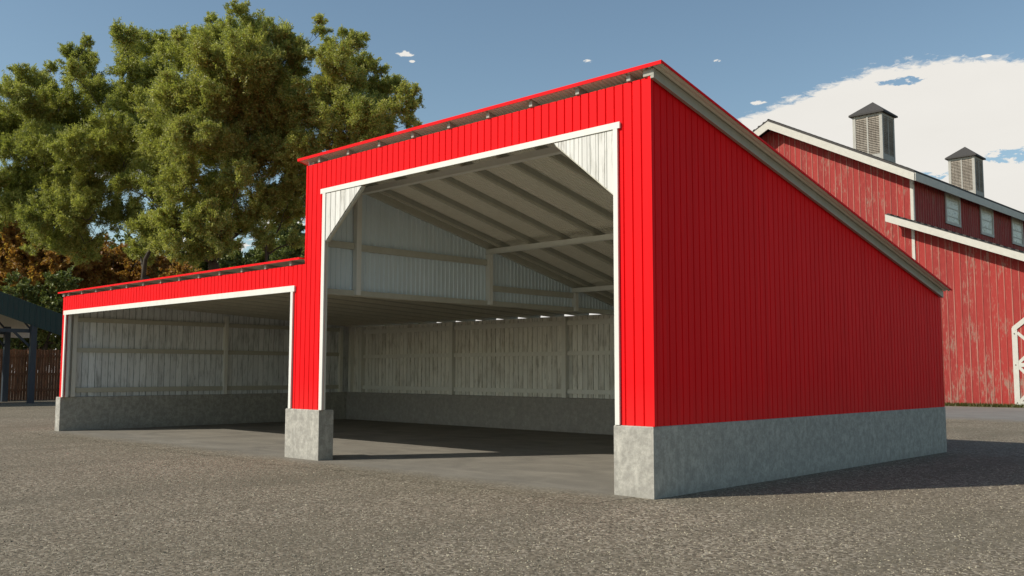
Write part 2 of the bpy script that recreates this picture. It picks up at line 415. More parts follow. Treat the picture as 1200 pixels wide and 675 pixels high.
# left side cladding (outside) and back
mb = MB(); mb.wall(profile(.08, 11.08, .1635, .03, .02, .09), -.05, lambda a: 1.002, lambda a: zl(a)+.085, lambda a, d, z: (-21.45-d, a, z), 0, 1)
obj('side_cladding', mb, ['red', 'beige'], S)
mb = MB(); mb.wall(profile(-21.38, -.08, .1635, .03, .02, 0), -.05, lambda a: 1.002, lambda a: 3.40, lambda a, d, z: (a, 11.05+d, z), 0, 1)
obj('rear_cladding', mb, ['red', 'beige'], S)
# partition between low roof and tall roof: fine upright ribs on the tall-bay side, red boards outside above the low roof
mb = MB(); mb.wall(profile(.06, 11.0, .13, .05, .02, 0, 'rib'), -.03, lambda a: 3.50, lambda a: max(3.52, zt(a)+.10), lambda a, d, z: (XP+.03+d, a, z))
obj('partition_sheet', mb, 'part_metal', S)
mb = MB(); mb.wall(profile(.06, 11.0, .1635, .03, .02, .09), -.02, lambda a: zl(a)+.15, lambda a: max(zl(a)+.16, zt(a)+.10), lambda a, d, z: (XP-.022-d, a, z))
obj('outer_partition_cladding', mb, 'red', S)

# roofs: corrugated sheet, red on top, beige below, closed edges
def roof(name, x0, x1, y0, y1, zf, base, pitch=.092, amp=.024, th=.012):
    mb = MB(); xs = []
    k = 0; x = x0
    while x < x1-.001:
        for dx, h in ((0, 0), (.3, 0), (.45, 1), (.85, 1)):
            xx = x+dx*pitch
            if xx < x1: xs.append((xx, h*amp))
        x += pitch
    xs.append((x1, 0))
    ny = 6
    for xx, h in xs:
        for j in range(ny+1):
            y = y0+(y1-y0)*j/ny; z = zf(y)+base+h; mb.v += [(xx, y, z+th), (xx, y, z)]
    st = 2*(ny+1)
    for i in range(len(xs)-1):
        for j in range(ny):
            p = i*st+2*j; q = p+st
            mb.face((p, q, q+2, p+2), 0); mb.face((p+1, p+3, q+3, q+1), 1)
        p = i*st; q = p+st; mb.face((p, p+1, q+1, q), 0)
        p = i*st+2*ny; q = p+st; mb.face((p, q, q+1, p+1), 0)
    for i in (0, len(xs)-1):
        for j in range(ny):
            p = i*st+2*j; mb.face((p, p+2, p+3, p+1), 0)
    return obj(name, mb, ['red', 'soffit'], S)
roof('tall_roof', -8.93, .25, -.085, 11.05, zt, .102)
roof('low_roof', -21.6, XP-.03, -.085, 11.05, zl, .093)
# folded edge strips along the roof verges
mb = MB()
def sloped(mb, x0, x1, y0, y1, zf, d0, d1, mi=0):
    mb.hexa([(x0, y0, zf(y0)+d0), (x1, y0, zf(y0)+d0), (x1, y1, zf(y1)+d0), (x0, y1, zf(y1)+d0),
             (x0, y0, zf(y0)+d1), (x1, y0, zf(y0)+d1), (x1, y1, zf(y1)+d1), (x0, y1, zf(y1)+d1)], mi)
sloped(mb, .251, .262, -.09, 11.06, zt, .104, .14); obj('roof_edge_flashing', mb, 'red', S)
mb = MB(); sloped(mb, -8.942, -8.931, -.09, 11.06, zt, .088, .148); obj('roof_edge_flashing', mb, 'red', S)
# red folded eave strip closing the front edge of each roof sheet
mb = MB(); mb.box(-8.93, .262, -.098, -.086, zt(-.09)+.082, zt(-.09)+.137); obj('eave_flashing', mb, 'red', S)
mb = MB(); mb.box(-21.6, XP-.035, -.098, -.086, zl(-.09)+.082, zl(-.09)+.124); obj('eave_flashing', mb, 'red', S)
# rafters
def rafter(xc, zf, w=.07, y0=0.0, y1=11.0, d0=-.04, d1=.099, m_='beige_shaded'):
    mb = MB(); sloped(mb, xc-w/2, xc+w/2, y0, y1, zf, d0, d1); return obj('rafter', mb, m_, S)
for k in range(9): rafter(-8.26+.985*k, zt, y0=-.018, d0=.0, d1=.099)
for k in range(9):
    mb = MB(); sloped(mb, -8.26+.985*k-.028, -8.26+.985*k+.028, .07, 11.0, zt, -.05, -.001); obj('rafter_flange', mb, 'beige', S)
rafter(-.025, zt, .17, -.022, 11.02, -.002, .099)
for k in range(13): rafter(-9.235-.982*k, zl, y0=-.018, d0=.0, d1=.09)
for k in range(13):
    mb = MB(); sloped(mb, -9.235-.982*k-.028, -9.235-.982*k+.028, .07, 11.0, zl, -.085, -.001); obj('rafter_flange', mb, 'beige', S)
rafter(-21.36, zl, .15, -.02, 11.0, -.002, .09)
# beige barge beam under the right verge, outside the cladding
mb = MB(); sloped(mb, .018, .075, -.02, 11.03, zt, -.045, .099); obj('barge_beam', mb, 'beige_shaded', S)
mb = MB(); sloped(mb, XP+.06, XP+.14, .1, 10.9, zt, -.06, .098); obj('partition_top_rail', mb, 'beige', S)

# cream trims round the openings
def trim(x0, x1, z0, z1, name='opening_trim'):
    mb = MB(); mb.box(x0, x1, -.028, -.0125, z0, z1); mb.box(x0+.004, x1-.004, -.0125, .01, z0+.004, z1-.004); return obj(name, mb, 'trim', S)
trim(-8.175, -.545, 5.365, 5.462); trim(-8.10, -8.0, 1.004, 5.363); trim(-.67, -.59, 1.004, 5.363)
trim(-21.295, -9.055, 3.425, 3.55); trim(-9.19, -9.105, 1.004, 3.423); trim(-21.205, -21.11, 1.004, 3.423)
# corner gussets of worn cream planks
for (xa, xb, sgn) in ((-7.998, -6.82, 1), (-.672, -1.86, -1)):
    mb = MB(); n = 7; za, zb = 4.385, 5.36
    for i in range(n):
        a0 = xa+(xb-xa)*i/n; a1 = xa+(xb-xa)*(i+1)/n; gp = .004*sgn
        l0 = za+(zb-za)*i/n; l1 = za+(zb-za)*(i+1)/n
        pts = [(a0+gp, -.01, l0), (a1-gp, -.01, min(l1, zb-.002)), (a1-gp, -.01, zb), (a0+gp, -.01, zb)]
        if i == n-1: pts = [pts[0], (a1-gp, -.01, zb-.003), pts[3]]
        if sgn < 0: pts = pts[::-1]
        mb.prism(pts, 0, (0, .03, 0))
    # beige backing frame
    mb2 = MB(); 
    p0 = Vector((xa, .05, za-.0)); p1 = Vector((xb, .05, zb)); mb2.bar(p0, p1, .06, .05, (0, 0, 1))
    obj('corner_gusset', mb, 'gusset', S); obj('gusset_brace', mb2, 'beige', S)
# inner frame posts and header behind the front
def postbox(x0, x1, y0, y1, z0, z1, name='post'):
    mb = MB(); mb.box(x0, x1, y0, y1, z0, z1); return obj(name, mb, 'beige_lit', S)
postbox(-8.2, -8.095, .065, .13, 1.0, 5.44); postbox(-.62, -.52, .065, .13, 1.0, 5.44)
postbox(-9.11, -9.0, .065, .13, 1.0, 3.5); postbox(-21.25, -21.1, .065, .13, 1.0, 3.5)
postbox(-8.2, -.56, .075, .17, 5.45, 5.6, 'header_beam'); postbox(-21.1, -9.1, .075, .17, 3.56, 3.70, 'header_beam')
# dark inner reveal of the cladding
# partition posts + cross beams of the tall bay
for y in (1.25, 5.25, 8.5):
    zp = zt(y)-.06
    postbox(XP+.06, XP+.20, y-.06, y+.06, 3.40, zp-.13)
    mb = MB(); mb.box(XP+.06, -.33, y-.06, y+.06, zp-.12, zp); mb.box(XP+.06, -.33, y-.075, y-.061, zp-.115, zp-.105)
    obj('cross_beam', mb, 'beige_lit', S)
    postbox(-.33, -.19, y-.06, y+.06, 1.0, zp-.13)
def girt_y(x0, x1, ya, yb, z0, z1):
    mb = MB(); mb.box(x0, x1, ya, yb, z0, z1); return obj('girt', mb, 'beige', S)
girt_y(XP+.07, XP+.12, .1, 1.18, 4.38, 4.52); girt_y(XP+.07, XP+.12, 1.32, 5.18, 4.36, 4.50); girt_y(XP+.07, XP+.12, 5.32, 8.43, 3.74, 3.88)
# beam carrying the low roof on the partition line
mb = MB(); mb.box(XP-.06, XP+.13, .06, 10.9, 3.38, 3.495); obj('partition_bottom_beam', mb, 'beige', S)
mb = MB(); mb.bar((XP+.03, .5, 3.37), (XP+.03, .34, 3.12), .07, .07, (1, 0, 0)); obj('knee_brace', mb, 'beige', S)
# left wall: plank lining, posts, girts
mb = MB(); mb.wall(profile(.12, 10.44, .2, .026, .032, 0), -.02, lambda a: 1.002, lambda a: zl(a)-.06, lambda a, d, z: (-21.36+d, a, z))
obj('plank_lining', mb, 'plank_y', S)
for y in (.32, 5.3, 10.0): postbox(-21.355, -21.23, y-.06, y+.06, 1.003, zl(y)-.13)
for z0, z1 in ((1.13, 1.27), (2.33, 2.46), (3.24, 3.37)):
    for ya, yb in ((.39, 5.23), (5.37, 9.93)): girt_y(-21.355, -21.285, ya, yb, z0, z1)
# back wall
mb = MB(); mb.wall(profile(-21.33, -.36, .2, .026, .032, 0), -.02, lambda a: 1.002, lambda a: 3.42, lambda a, d, z: (a, 10.46-d, z))
obj('plank_lining', mb, 'plank_x', S)
bx = [-21.15, -20.5, -15.56, -10.6, -5.65, -.5]
for x in bx: postbox(x-.075, x+.075, 10.30, 10.455, 1.003, 3.41)
for z0, z1 in ((1.12, 1.25), (2.25, 2.37), (3.14, 3.29)):
    for a, b_ in zip(bx[1:-1], bx[2:]):
        mb = MB(); mb.box(a+.08, b_-.08, 10.38, 10.452, z0, z1); obj('girt', mb, 'beige_lit', S)
# right wall inside: girts and plank lining
mb = MB(); mb.wall(profile(.35, 10.44, .2, .026, .032, 0), -.02, lambda a: 1.002, lambda a: zt(a)-.2, lambda a, d, z: (-.14-d, a, z))
obj('plank_lining', mb, 'plank_y', S)

# ================================================================== OLD BARN
B = thing('old_barn', 'tall old red barn with flaking boards, white trim and a lean-to, behind the red shed', 'barn')
YG = 42.2; XR = -20.7; RZ = 17.15; RS = .512; XE = -12.41
def rz(x): return RZ-RS*abs(x-XR)
mb = MB(); Lx = 2*XR-XE
mb.v += [(Lx, YG, 0), (XE, YG, 0), (XE, YG, rz(XE)-.12), (XR, YG, RZ-.12), (Lx, YG, rz(Lx)-.12)]; mb.face((0, 1, 2, 3, 4))
mb.v += [(Lx, YG+.2, 0), (XE, YG+.2, 0), (XE, YG+.2, rz(XE)-.12), (XR, YG+.2, RZ-.12), (Lx, YG+.2, rz(Lx)-.12)]; mb.face((9, 8, 7, 6, 5))
for i in range(5): j = (i+1) % 5; mb.face((i, i+5, j+5, j))
# battens
k = math.ceil(Lx/.36)
while k*.36 < XE-.2:
    x = k*.36; mb.box(x, x+.05, YG-.022, YG-.001, .05, min(rz(x), rz(x+.05))-.14); k += 1
obj('gable_wall', mb, 'barn_x', B)
YB = 96
mb = MB(); mb.box(XE-.2, XE-.002, YG+.201, YB, 0, rz(XE)-.1)
k = math.ceil((YG+.3)/.36)
while k*.36 < YB-.2: mb.box(XE-.001, XE+.02, k*.36, k*.36+.05, 9.5, rz(XE)-.12); k += 1
obj('side_wall', mb, 'barn_y', B)
mb = MB(); mb.box(Lx, Lx+.2, YG+.201, YB, 0, rz(Lx)-.1); obj('side_wall', mb, 'barn_y', B)
mb = MB(); mb.box(Lx, XE, YB+.001, YB+.2, 0, rz(XE)-.2); obj('rear_wall', mb, 'barn_x', B)
# main roof
YF = 41.3
mb = MB()
for s in (1, -1):
    xe = XR+s*(8.75)
    a = [(XR, YF, RZ), (xe, YF, rz(xe)), (xe, YB, rz(xe)), (XR, YB, RZ)]
    t = [(p[0], p[1], p[2]+.16) for p in a]
    mb.hexa([*a, *t] if s > 0 else [a[1], a[0], a[3], a[2], t[1], t[0], t[3], t[2]])
    # standing laps across the roof edge
    q = 0
    while q < 26:
        x = XR+s*q*.335; mb.hexa([(x-.05, YF-.02, rz(x-.05)+.161), (x+.05, YF-.02, rz(x+.05)+.161), (x+.05, YB, rz(x+.05)+.161), (x-.05, YB, rz(x-.05)+.161),
                                 (x-.05, YF-.02, rz(x-.05)+.2), (x+.05, YF-.02, rz(x+.05)+.2), (x+.05, YB, rz(x+.05)+.2), (x-.05, YB, rz(x-.05)+.2)]); q += 1
obj('barn_roof', mb, 'shingle', B)
# rake boards and eave boards
for s in (1, -1):
    xe = XR+s*8.76; mb = MB()
    pts = [(XR, YF-.06, RZ-.46), (xe, YF-.06, rz(xe)-.42), (xe, YF-.06, rz(xe)+.02), (XR, YF-.06, RZ+.02)]
    if s < 0: pts = pts[::-1]
    mb.prism(pts, 0, (0, .055, 0)); obj('rake_board', mb, 'barn_trim', B)
    mb = MB(); mb.box(xe, xe+.06*s if s > 0 else xe, YF, YB, rz(xe)-.42, rz(xe)+.03) if s > 0 else mb.box(xe-.06, xe, YF, YB, rz(xe)-.42, rz(xe)+.03)
    obj('eave_board', mb, 'barn_trim', B)
mb = MB(); mb.box(XE-.13, XE+.03, YG-.05, YG-.023, 0, rz(XE)-.15); mb.box(XE+.021, XE+.05, YG-.05, YG+.12, 10.2, rz(XE)-.15); obj('corner_board', mb, 'barn_trim', B)
# side windows
for y in (47.0, 53.1, 59.4, 65.7, 72.0, 78.3, 84.6):
    mb = MB(); x0 = XE+.022; x1 = XE+.09; w = 2.45; z0, z1 = 10.58, 12.58; t = .17
    mb.box(x0, x1, y, y+t, z0, z1); mb.box(x0, x1, y+w-t, y+w, z0, z1); mb.box(x0, x1, y+t, y+w-t, z0, z0+t); mb.box(x0, x1, y+t, y+w-t, z1-t, z1)
    for q in (.25, .5, .75): mb.box(x0, x1-.03, y+t, y+w-t, z0+(z1-z0)*q-.03, z0+(z1-z0)*q+.03)
    fo = obj('window', mb, 'barn_trim', B)
    mb = MB(); mb.box(x0, x0+.02, y+t, y+w-t, z0+t, z1-t); obj('pane', mb, 'pane', fo)
# lean-to
LZ = lambda x: 10.5-.402*(x+13.6)
XL = -2.0
mb = MB(); mb.v += [(XE+.001, YG, 0), (XL, YG, 0), (XL, YG, LZ(XL)-.1), (XE+.001, YG, LZ(XE)-.1), (XE+.001, YG+.2, 0), (XL, YG+.2, 0), (XL, YG+.2, LZ(XL)-.1), (XE+.001, YG+.2, LZ(XE)-.1)]
for f in ((0, 1, 2, 3), (7, 6, 5, 4), (0, 3, 7, 4), (1, 5, 6, 2), (3, 2, 6, 7)): mb.face(f)
k = math.ceil((XE+.1)/.36)
while k*.36 < XL-.1: x = k*.36; mb.box(x, x+.05, YG-.022, YG-.001, .05, LZ(x+.05)-.12); k += 1
obj('lean_to_front_wall', mb, 'barn_x', B)
mb = MB(); mb.box(XL-.2, XL, YG+.201, YB, 0, LZ(XL)-.1); obj('lean_to_side_wall', mb, 'barn_y', B)
mb = MB()
def slab(xa, xb, ya, yb, d0, d1): mb.hexa([(xa, ya, LZ(xa)+d0), (xb, ya, LZ(xb)+d0), (xb, yb, LZ(xb)+d0), (xa, yb, LZ(xa)+d0), (xa, ya, LZ(xa)+d1), (xb, ya, LZ(xb)+d1), (xb, yb, LZ(xb)+d1), (xa, yb, LZ(xa)+d1)])
slab(-13.6, XL+.5, YF, YG-.06, 0, .10); slab(XE+.024, XL+.5, YG-.059, YB, 0, .10)
x = -13.5
while x < XL+.4:
    slab(x, x+.16, YF-.02, YG-.06 if x < XE+.03 else YB, .101, .17); x += .36
obj('lean_to_roof', mb, 'shingle', B)
mb = MB(); mb.prism([(-13.62, YF-.06, LZ(-13.62)-.34), (XL+.5, YF-.06, LZ(XL+.5)-.34), (XL+.5, YF-.06, LZ(XL+.5)+.05), (-13.62, YF-.06, LZ(-13.62)+.05)], 0, (0, .055, 0)); obj('lean_to_rake_board', mb, 'barn_trim', B)
# sliding door with white frame
def ldoor(xa, xb, zt_, name):
    d = MB(); d.prism([(xa, YG-.09, .1), (xb, YG-.09, .1), (xb, YG-.09, zt_-.5), (xb-.6, YG-.09, zt_), (xa+.6, YG-.09, zt_), (xa, YG-.09, zt_-.5)], 0, (0, .06, 0))
    do = obj('door', d, 'barn_x', B); f = MB(); w = .24; y0, y1 = YG-.13, YG-.092; xm = (xa+xb)/2
    f.box(xa-.02, xa+w, y0, y1, .08, zt_-.5); f.box(xb-w, xb+.02, y0, y1, .08, zt_-.5); f.box(xm-w, xm-.01, y0, y1, .08, zt_-.1); f.box(xm+.01, xm+w, y0, y1, .08, zt_-.1)
    f.box(xa+.6, xb-.6, y0-.003, y1, zt_-.2, zt_+.04)
    f.bar((xa+.07, y0+.016, zt_-.55), (xa+.68, y0+.016, zt_-.06), .045, .24, (0, 0, 1)); f.bar((xb-.07, y0+.016, zt_-.55), (xb-.68, y0+.016, zt_-.06), .045, .24, (0, 0, 1))
    for a, b_ in ((xa+w, xm-w), (xm+w, xb-w)):
        for z in (.2, 2.15): f.box(a, b_, y0+.006, y1, z-.1, z+.1)
        f.bar((a, y0+.02, .3), (b_, y0+.02, 2.05), .03, .15); f.bar((a, y0+.025, 2.05), (b_, y0+.025, .3), .03, .15)
        f.bar((a, y0+.02, 3.8), (b_, y0+.02, 2.25), .03, .15); f.bar((a, y0+.025, 2.25), (b_, y0+.025, 3.8), .03, .15)
    obj('door_frame', f, 'barn_trim', do)
    for z in (.22, 2.15, 3.75):
        h = MB(); h.tube([(xa+.1, y0+.01, z), (xa+.1, y0-.02, z)], [.035, .03], 8); h.face(range(8, 16)); obj('bolt', h, 'rusty', do)
ldoor(-7.58, -3.4, 4.55, 'door')
# cupolas on the ridge
def cupola(yc):
    w = 1.1; c = MB(); x0, x1, y0, y1 = XR-w, XR+w, yc-w, yc+w; zb, ztp = 16.4, 20.5
    c.box(x0+.06, x1-.06, y0+.06, y1-.06, zb, ztp-.02, 0); cu = obj('cupola', c, 'louvre', B)
    f = MB(); t = .22
    for (a, b_) in ((x0, x0+t), (x1-t, x1)):
        for (p, q) in ((y0, y0+t), (y1-t, y1)): f.box(a, b_, p, q, zb, ztp)
    for (p, q) in ((y0+.01, y0+.055), (y1-.055, y1-.01)):
        f.box(x0+t, x1-t, p, q, ztp-.2, ztp-.01); f.box(x0+t, x1-t, p, q, zb, zb+1.1); f.box(XR-.05, XR+.05, p, q, zb+1.1, ztp-.2)
    for (p, q) in ((x0+.01, x0+.055), (x1-.055, x1-.01)):
        f.box(p, q, y0+t, y1-t, ztp-.2, ztp-.01); f.box(p, q, y0+t, y1-t, zb, zb+1.1); f.box(p, q, yc-.05, yc+.05, zb+1.1, ztp-.2)
    obj('frame', f, 'cup_trim', cu)
    l = MB(); z = zb+1.13
    while z < ztp-.26:
        for a, b_ in ((x0+t, XR-.05), (XR+.05, x1-t)):
            l.hexa([(a, y0+.012, z), (b_, y0+.012, z), (b_, y0+.059, z+.05), (a, y0+.059, z+.05), (a, y0+.012, z+.03), (b_, y0+.012, z+.03), (b_, y0+.059, z+.08), (a, y0+.059, z+.08)])
        for a, b_ in ((y0+t, yc-.05), (yc+.05, y1-t)):
            l.hexa([(x1-.012, a, z), (x1-.012, b_, z), (x1-.059, b_, z+.05), (x1-.059, a, z+.05), (x1-.012, a, z+.03), (x1-.012, b_, z+.03), (x1-.059, b_, z+.08), (x1-.059, a, z+.08)])
        z += .13
    obj('louvre', l, 'louvre', cu)
    r = MB(); e = .2; r.v += [(x0-e, y0-e, ztp-.02), (x1+e, y0-e, ztp-.02), (x1+e, y1+e, ztp-.02), (x0-e, y1+e, ztp-.02), (x0-e, y0-e, ztp+.1), (x1+e, y0-e, ztp+.1), (x1+e, y1+e, ztp+.1), (x0-e, y1+e, ztp+.1), (XR, yc, ztp+1.15)]
    for fc in ((3, 2, 1, 0), (0, 1, 5, 4), (1, 2, 6, 5), (2, 3, 7, 6), (3, 0, 4, 7), (4, 5, 8), (5, 6, 8), (6, 7, 8), (7, 4, 8)): r.face(fc)
    obj('cupola_roof', r, 'shingle', cu)
cupola(56.9); cupola(76.2)

# ================================================================== DARK GREEN CANOPY SHED (left)
K = thing('canopy_shed', 'open-sided dark green metal canopy on dark posts, in front of the brown fence', 'shed', (-47, 4, 0))
KX = 47; 
def P(x): return x+47   # local x
def kz(y): return 4.93-.335*(y-9.58)      # roof line, y world
def kb(mb, *a): return mb.box(a[0]+47, a[1]+47, a[2]-4, a[3]-4, a[4], a[5])
y0r, y1r = 1.6, 10.3
mb = MB()
for s in (0, 1):
    # two slopes of the roof from a ridge at y0r
    pass
def kslope(mb, xa, xb, ya, yb, d0, d1):
    mb.hexa([(xa+47, ya-4, kz(ya)+d0), (xb+47, ya-4, kz(ya)+d0), (xb+47, yb-4, kz(yb)+d0), (xa+47, yb-4, kz(yb)+d0),
             (xa+47, ya-4, kz(ya)+d1), (xb+47, ya-4, kz(ya)+d1), (xb+47, yb-4, kz(yb)+d1), (xa+47, yb-4, kz(yb)+d1)])
def kslope2(mb, xa, xb, ya, yb, d0, d1):
    f = lambda y: kz(2*y0r-y)
    mb.hexa([(xa+47, ya-4, f(ya)+d0), (xb+47, ya-4, f(ya)+d0), (xb+47, yb-4, f(yb)+d0), (xa+47, yb-4, f(yb)+d0),
             (xa+47, ya-4, f(ya)+d1), (xb+47, ya-4, f(ya)+d1), (xb+47, yb-4, f(yb)+d1), (xa+47, yb-4, f(yb)+d1)])
kslope(mb, -52.5, -47.0, y0r, y1r, -.08, -.02); kslope2(mb, -52.5, -47.0, 2*y0r-y1r, y0r, -.08, -.02)
x = -52.4
while x < -47.1:
    kslope(mb, x, x+.06, y0r, y1r, -.019, .02); kslope2(mb, x, x+.06, 2*y0r-y1r, y0r, -.019, .02); x += .4
obj('canopy_roof', mb, 'dark_green', K)
mb = MB(); kslope(mb, -52.4, -47.2, y0r, y1r-.1, -.11, -.085); kslope2(mb, -52.4, -47.2, 2*y0r-y1r+.1, y0r, -.11, -.085); obj('roof_lining', mb, 'soffit', K)
# gable apron of upright green sheets: deep at the ridge, 1.2 m along the rake
mb = MB(); mb.wall(profile(y0r-4, y1r-4, .28, .07, .03, 0, 'rib'), -.03, lambda a: kz(a+4)-1.2, lambda a: kz(a+4)+.0, lambda a, d, z: (.005+d, a, z))
mb.wall(profile(2*y0r-y1r-4, y0r-4, .28, .07, .03, 0, 'rib'), -.03, lambda a: kz(2*y0r-a-4)-1.2, lambda a: kz(2*y0r-a-4), lambda a, d, z: (.005+d, a, z))
obj('gable_apron', mb, 'dark_green', K)
mb = MB(); mb.wall([(y0r-4, 0), (y1r-4.3, 0)], -.03, lambda a: 3.72, lambda a: max(3.75, kz(a+4)-.12), lambda a, d, z: (-5.35+d, a, z)); mb.wall([(2*y0r-y1r-3.7, 0), (y0r-4, 0)], -.03, lambda a: 3.72, lambda a: max(3.75, kz(2*y0r-a-4)-.12), lambda a, d, z: (-5.35+d, a, z)); obj('rear_gable_panel', mb, 'soffit', K)
for px, py in [(-47.15, 8.2), (-51.0, 8.12), (-47.15, -5.0), (-51.0, -5.0)]:
    mb = MB(); kb(mb, px-.13, px+.13, py-.15, py+.15, 0, 4.3 if py > 0 else 4.3); obj('post', mb, 'dark_steel', K)
for px in (-47.35, -51.0):
    mb = MB()
    mb.bar((px+47, 8.2-4, 3.95), (px+47, -5-4, 3.95), .12, .2); mb.bar((px+47, 8.2-4, kz(8.2)-.2), (px+47, y0r-4, kz(y0r)-.2), .12, .16)
    mb.bar((px+47, -5-4, kz(8.2)-.2), (px+47, y0r-4, kz(y0r)-.2), .12, .16)
    for q in range(4):
        ya = 8.2-1.65*q; mb.bar((px+47, ya-4, 3.95), (px+47, ya-1.6-4, kz(ya-1.6)-.2), .08, .08); mb.bar((px+47, ya-1.6-4, 3.95), (px+47, ya-1.6-4, kz(ya-1.6)-.2), .08, .08)
    mb.bar((px+47, 8.2-4, 3.0), (px+47, 7.2-4, 3.95), .1, .12)
    obj('truss', mb, 'dark_steel', K)
mb = MB()
for y in (8.9, 7.2, 5.5, 3.8, 2.2, .4, -1.3, -3.0):
    yy = y if y > y0r else 2*y0r-y
    kb(mb, -52.3, -47.05, y-.04, y+.04, kz(yy)-.2, kz(yy)-.081)
obj('purlin', mb, 'dark_steel', K)['kind'] = 'stuff'

# ================================================================== BROWN FENCE
Fc = thing('plank_fence', 'tall brown wooden plank fence behind the dark green canopy', 'fence', (-53.5, 4, 0))
mb = MB(); y = -12.0
random.seed(5)
while y < 16:
    h = 3.08+random.uniform(-.05, .04); mb.box(random.uniform(-.01, .01), .03+random.uniform(-.008, .008), y-4, y+.15-4, 0, h); y += .165
fb = obj('fence_boards', mb, 'fence', Fc)
for z in (.55, 1.5, 2.6): mb = MB(); mb.box(.04, .10, -16, 12, z, z+.13); obj('fence_rail', mb, 'fence', Fc)
y = -11.5
while y < 16: mb = MB(); mb.box(.10, .22, y-4, y+.14-4, 0, 3.0); obj('fence_post', mb, 'fence', Fc); y += 2.4

# ================================================================== TREES
def leaf_cloud(name, lobes, per_m3, mat, parent, lsize=(.20, .055), up=.7, seed=0, origin=Vector((0, 0, 0))):
    """twigs pushed out and upward through each lobe's volume, each twig carrying a spray of narrow leaves"""
    rg = np.random.default_rng(seed); V = []
    for (c, r) in lobes:
        c = np.array(c)-np.array(origin)
        npl = int(13+9*r)
        pd = rg.normal(size=(npl, 3)); pd /= np.linalg.norm(pd, axis=1)[:, None]
        pa_ = pd*.75+rg.normal(size=(npl, 3))*.25; pa_[:, 2] += up; pa_ /= np.linalg.norm(pa_, axis=1)[:, None]
        ps = c+pd*(r*rg.uniform(.1, .72, npl))[:, None]*np.array([1, 1, .85])
        pl = r*rg.uniform(.5, 1.05, npl)
        nt_ = max(40, int(per_m3*r**2.25)); k = rg.integers(0, npl, nt_)
        t0 = rg.random(nt_)**.8
        p0 = ps[k]+pa_[k]*(t0*pl[k])[:, None]+rg.normal(size=(nt_, 3))*(r*.15*(1.15-t0))[:, None]
        tw = pa_[k]*.8+rg.normal(size=(nt_, 3))*.6; tw[:, 2] -= .1; tw /= np.linalg.norm(tw, axis=1)[:, None]
        ln = rg.uniform(.18, .42, nt_)*(.4+.6*r)
        nl = 22
        t = rg.random((nt_, nl)); pos = p0[:, None, :]+tw[:, None, :]*(t*ln[:, None])[:, :, None]
        pos += rg.normal(size=pos.shape)*(.035+.03*r*(1-t*.6))[:, :, None]
        ax = tw[:, None, :]*1.0+rg.normal(size=pos.shape)*.5; ax /= np.linalg.norm(ax, axis=2)[:, :, None]
        sd = np.cross(ax, rg.normal(size=pos.shape)); sd /= np.linalg.norm(sd, axis=2)[:, :, None]
        L_ = lsize[0]*rg.uniform(.6, 1.35, t.shape)[:, :, None]; W_ = lsize[1]*rg.uniform(.7, 1.3, t.shape)[:, :, None]
        q = np.stack([pos-ax*L_/2, pos+sd*W_/2, pos+ax*L_/2, pos-sd*W_/2], axis=2).reshape(-1, 3)
        V.append(q)
    V = np.concatenate(V).astype(np.float32); nq = len(V)//4
    me = bpy.data.meshes.new(name); me.vertices.add(len(V)); me.vertices.foreach_set('co', V.ravel())
    me.loops.add(len(V)); me.loops.foreach_set('vertex_index', np.arange(len(V), dtype=np.int32))
    me.polygons.add(nq); me.polygons.foreach_set('loop_start', np.arange(0, len(V), 4, dtype=np.int32))
    me.update(calc_edges=True); me.materials.append(M[mat])
    o = bpy.data.objects.new(name, me); col.objects.link(o); o.parent = parent
    print(name, nq, 'leaves'); return o
def limbs(base, lobes, parent, r0, fork_h, seed, nsub=3, origin=Vector((0, 0, 0)), trunks=None):
    rd = random.Random(seed); mb = MB(); base = Vector(base)-origin
    cen = sum((Vector(c) for c, r in lobes), Vector())/len(lobes)-origin
    forks = []
    for (off, lean, rr) in (trunks or [((0, 0), (0, 0), 1.)]):
        b = base+Vector((off[0], off[1], 0)); top = Vector((b.x+lean[0], b.y+lean[1], fork_h*rd.uniform(.95, 1.1)))
        pts = [b+Vector((0, 0, -.2)), b+(top-b)*.3+Vector((rd.uniform(-.15, .15), rd.uniform(-.15, .15), 0)), b+(top-b)*.65+Vector((rd.uniform(-.2, .2), rd.uniform(-.2, .2), 0)), top]
        mb.tube(pts, [r0*rr*1.35, r0*rr, r0*rr*.85, r0*rr*.7], 10); forks.append((top, r0*rr*.7))
    nodes = [(f, fr_, 0.) for f, fr_ in forks]
    f0 = sum((f for f, _ in forks), Vector())/len(forks)
    for (c, r) in sorted(lobes, key=lambda q: (Vector(q[0])-origin-f0).length):
        c = Vector(c)-origin
        f, fr_, fd = min(nodes, key=lambda q: (q[0]-c).length+.45*q[2])
        d = c-f; hh = d.length; sag = hh*.10 if c.z > f.z-.5 else -hh*.04
        p1 = f+d*.33+Vector((rd.uniform(-.06, .06)*hh, rd.uniform(-.06, .06)*hh, sag)); p2 = f+d*.68+Vector((rd.uniform(-.05, .05)*hh, rd.uniform(-.05, .05)*hh, sag*.8))
        ra = min(fr_*.85, .045+.030*hh+.01*r); rb = max(.02, ra*.45)
        mb.tube([f, p1, p2, c], [ra, ra*.85, ra*.65, rb], 7)
        nodes += [(p1, ra*.85, fd+hh*.33), (p2, ra*.65, fd+hh*.68), (c, rb, fd+hh)]
        for k in range(nsub+int(r*2)):
            v = Vector((rd.gauss(0, 1), rd.gauss(0, 1), rd.gauss(.6, .8))).normalized()*r*rd.uniform(.6, .95)
            s_ = p2.lerp(c, rd.uniform(.2, 1)); mb.tube([s_, s_+v*.5+Vector((0, 0, .1*r)), s_+v], [min(.05, rb*.8), .022, .008], 4)
    return mb
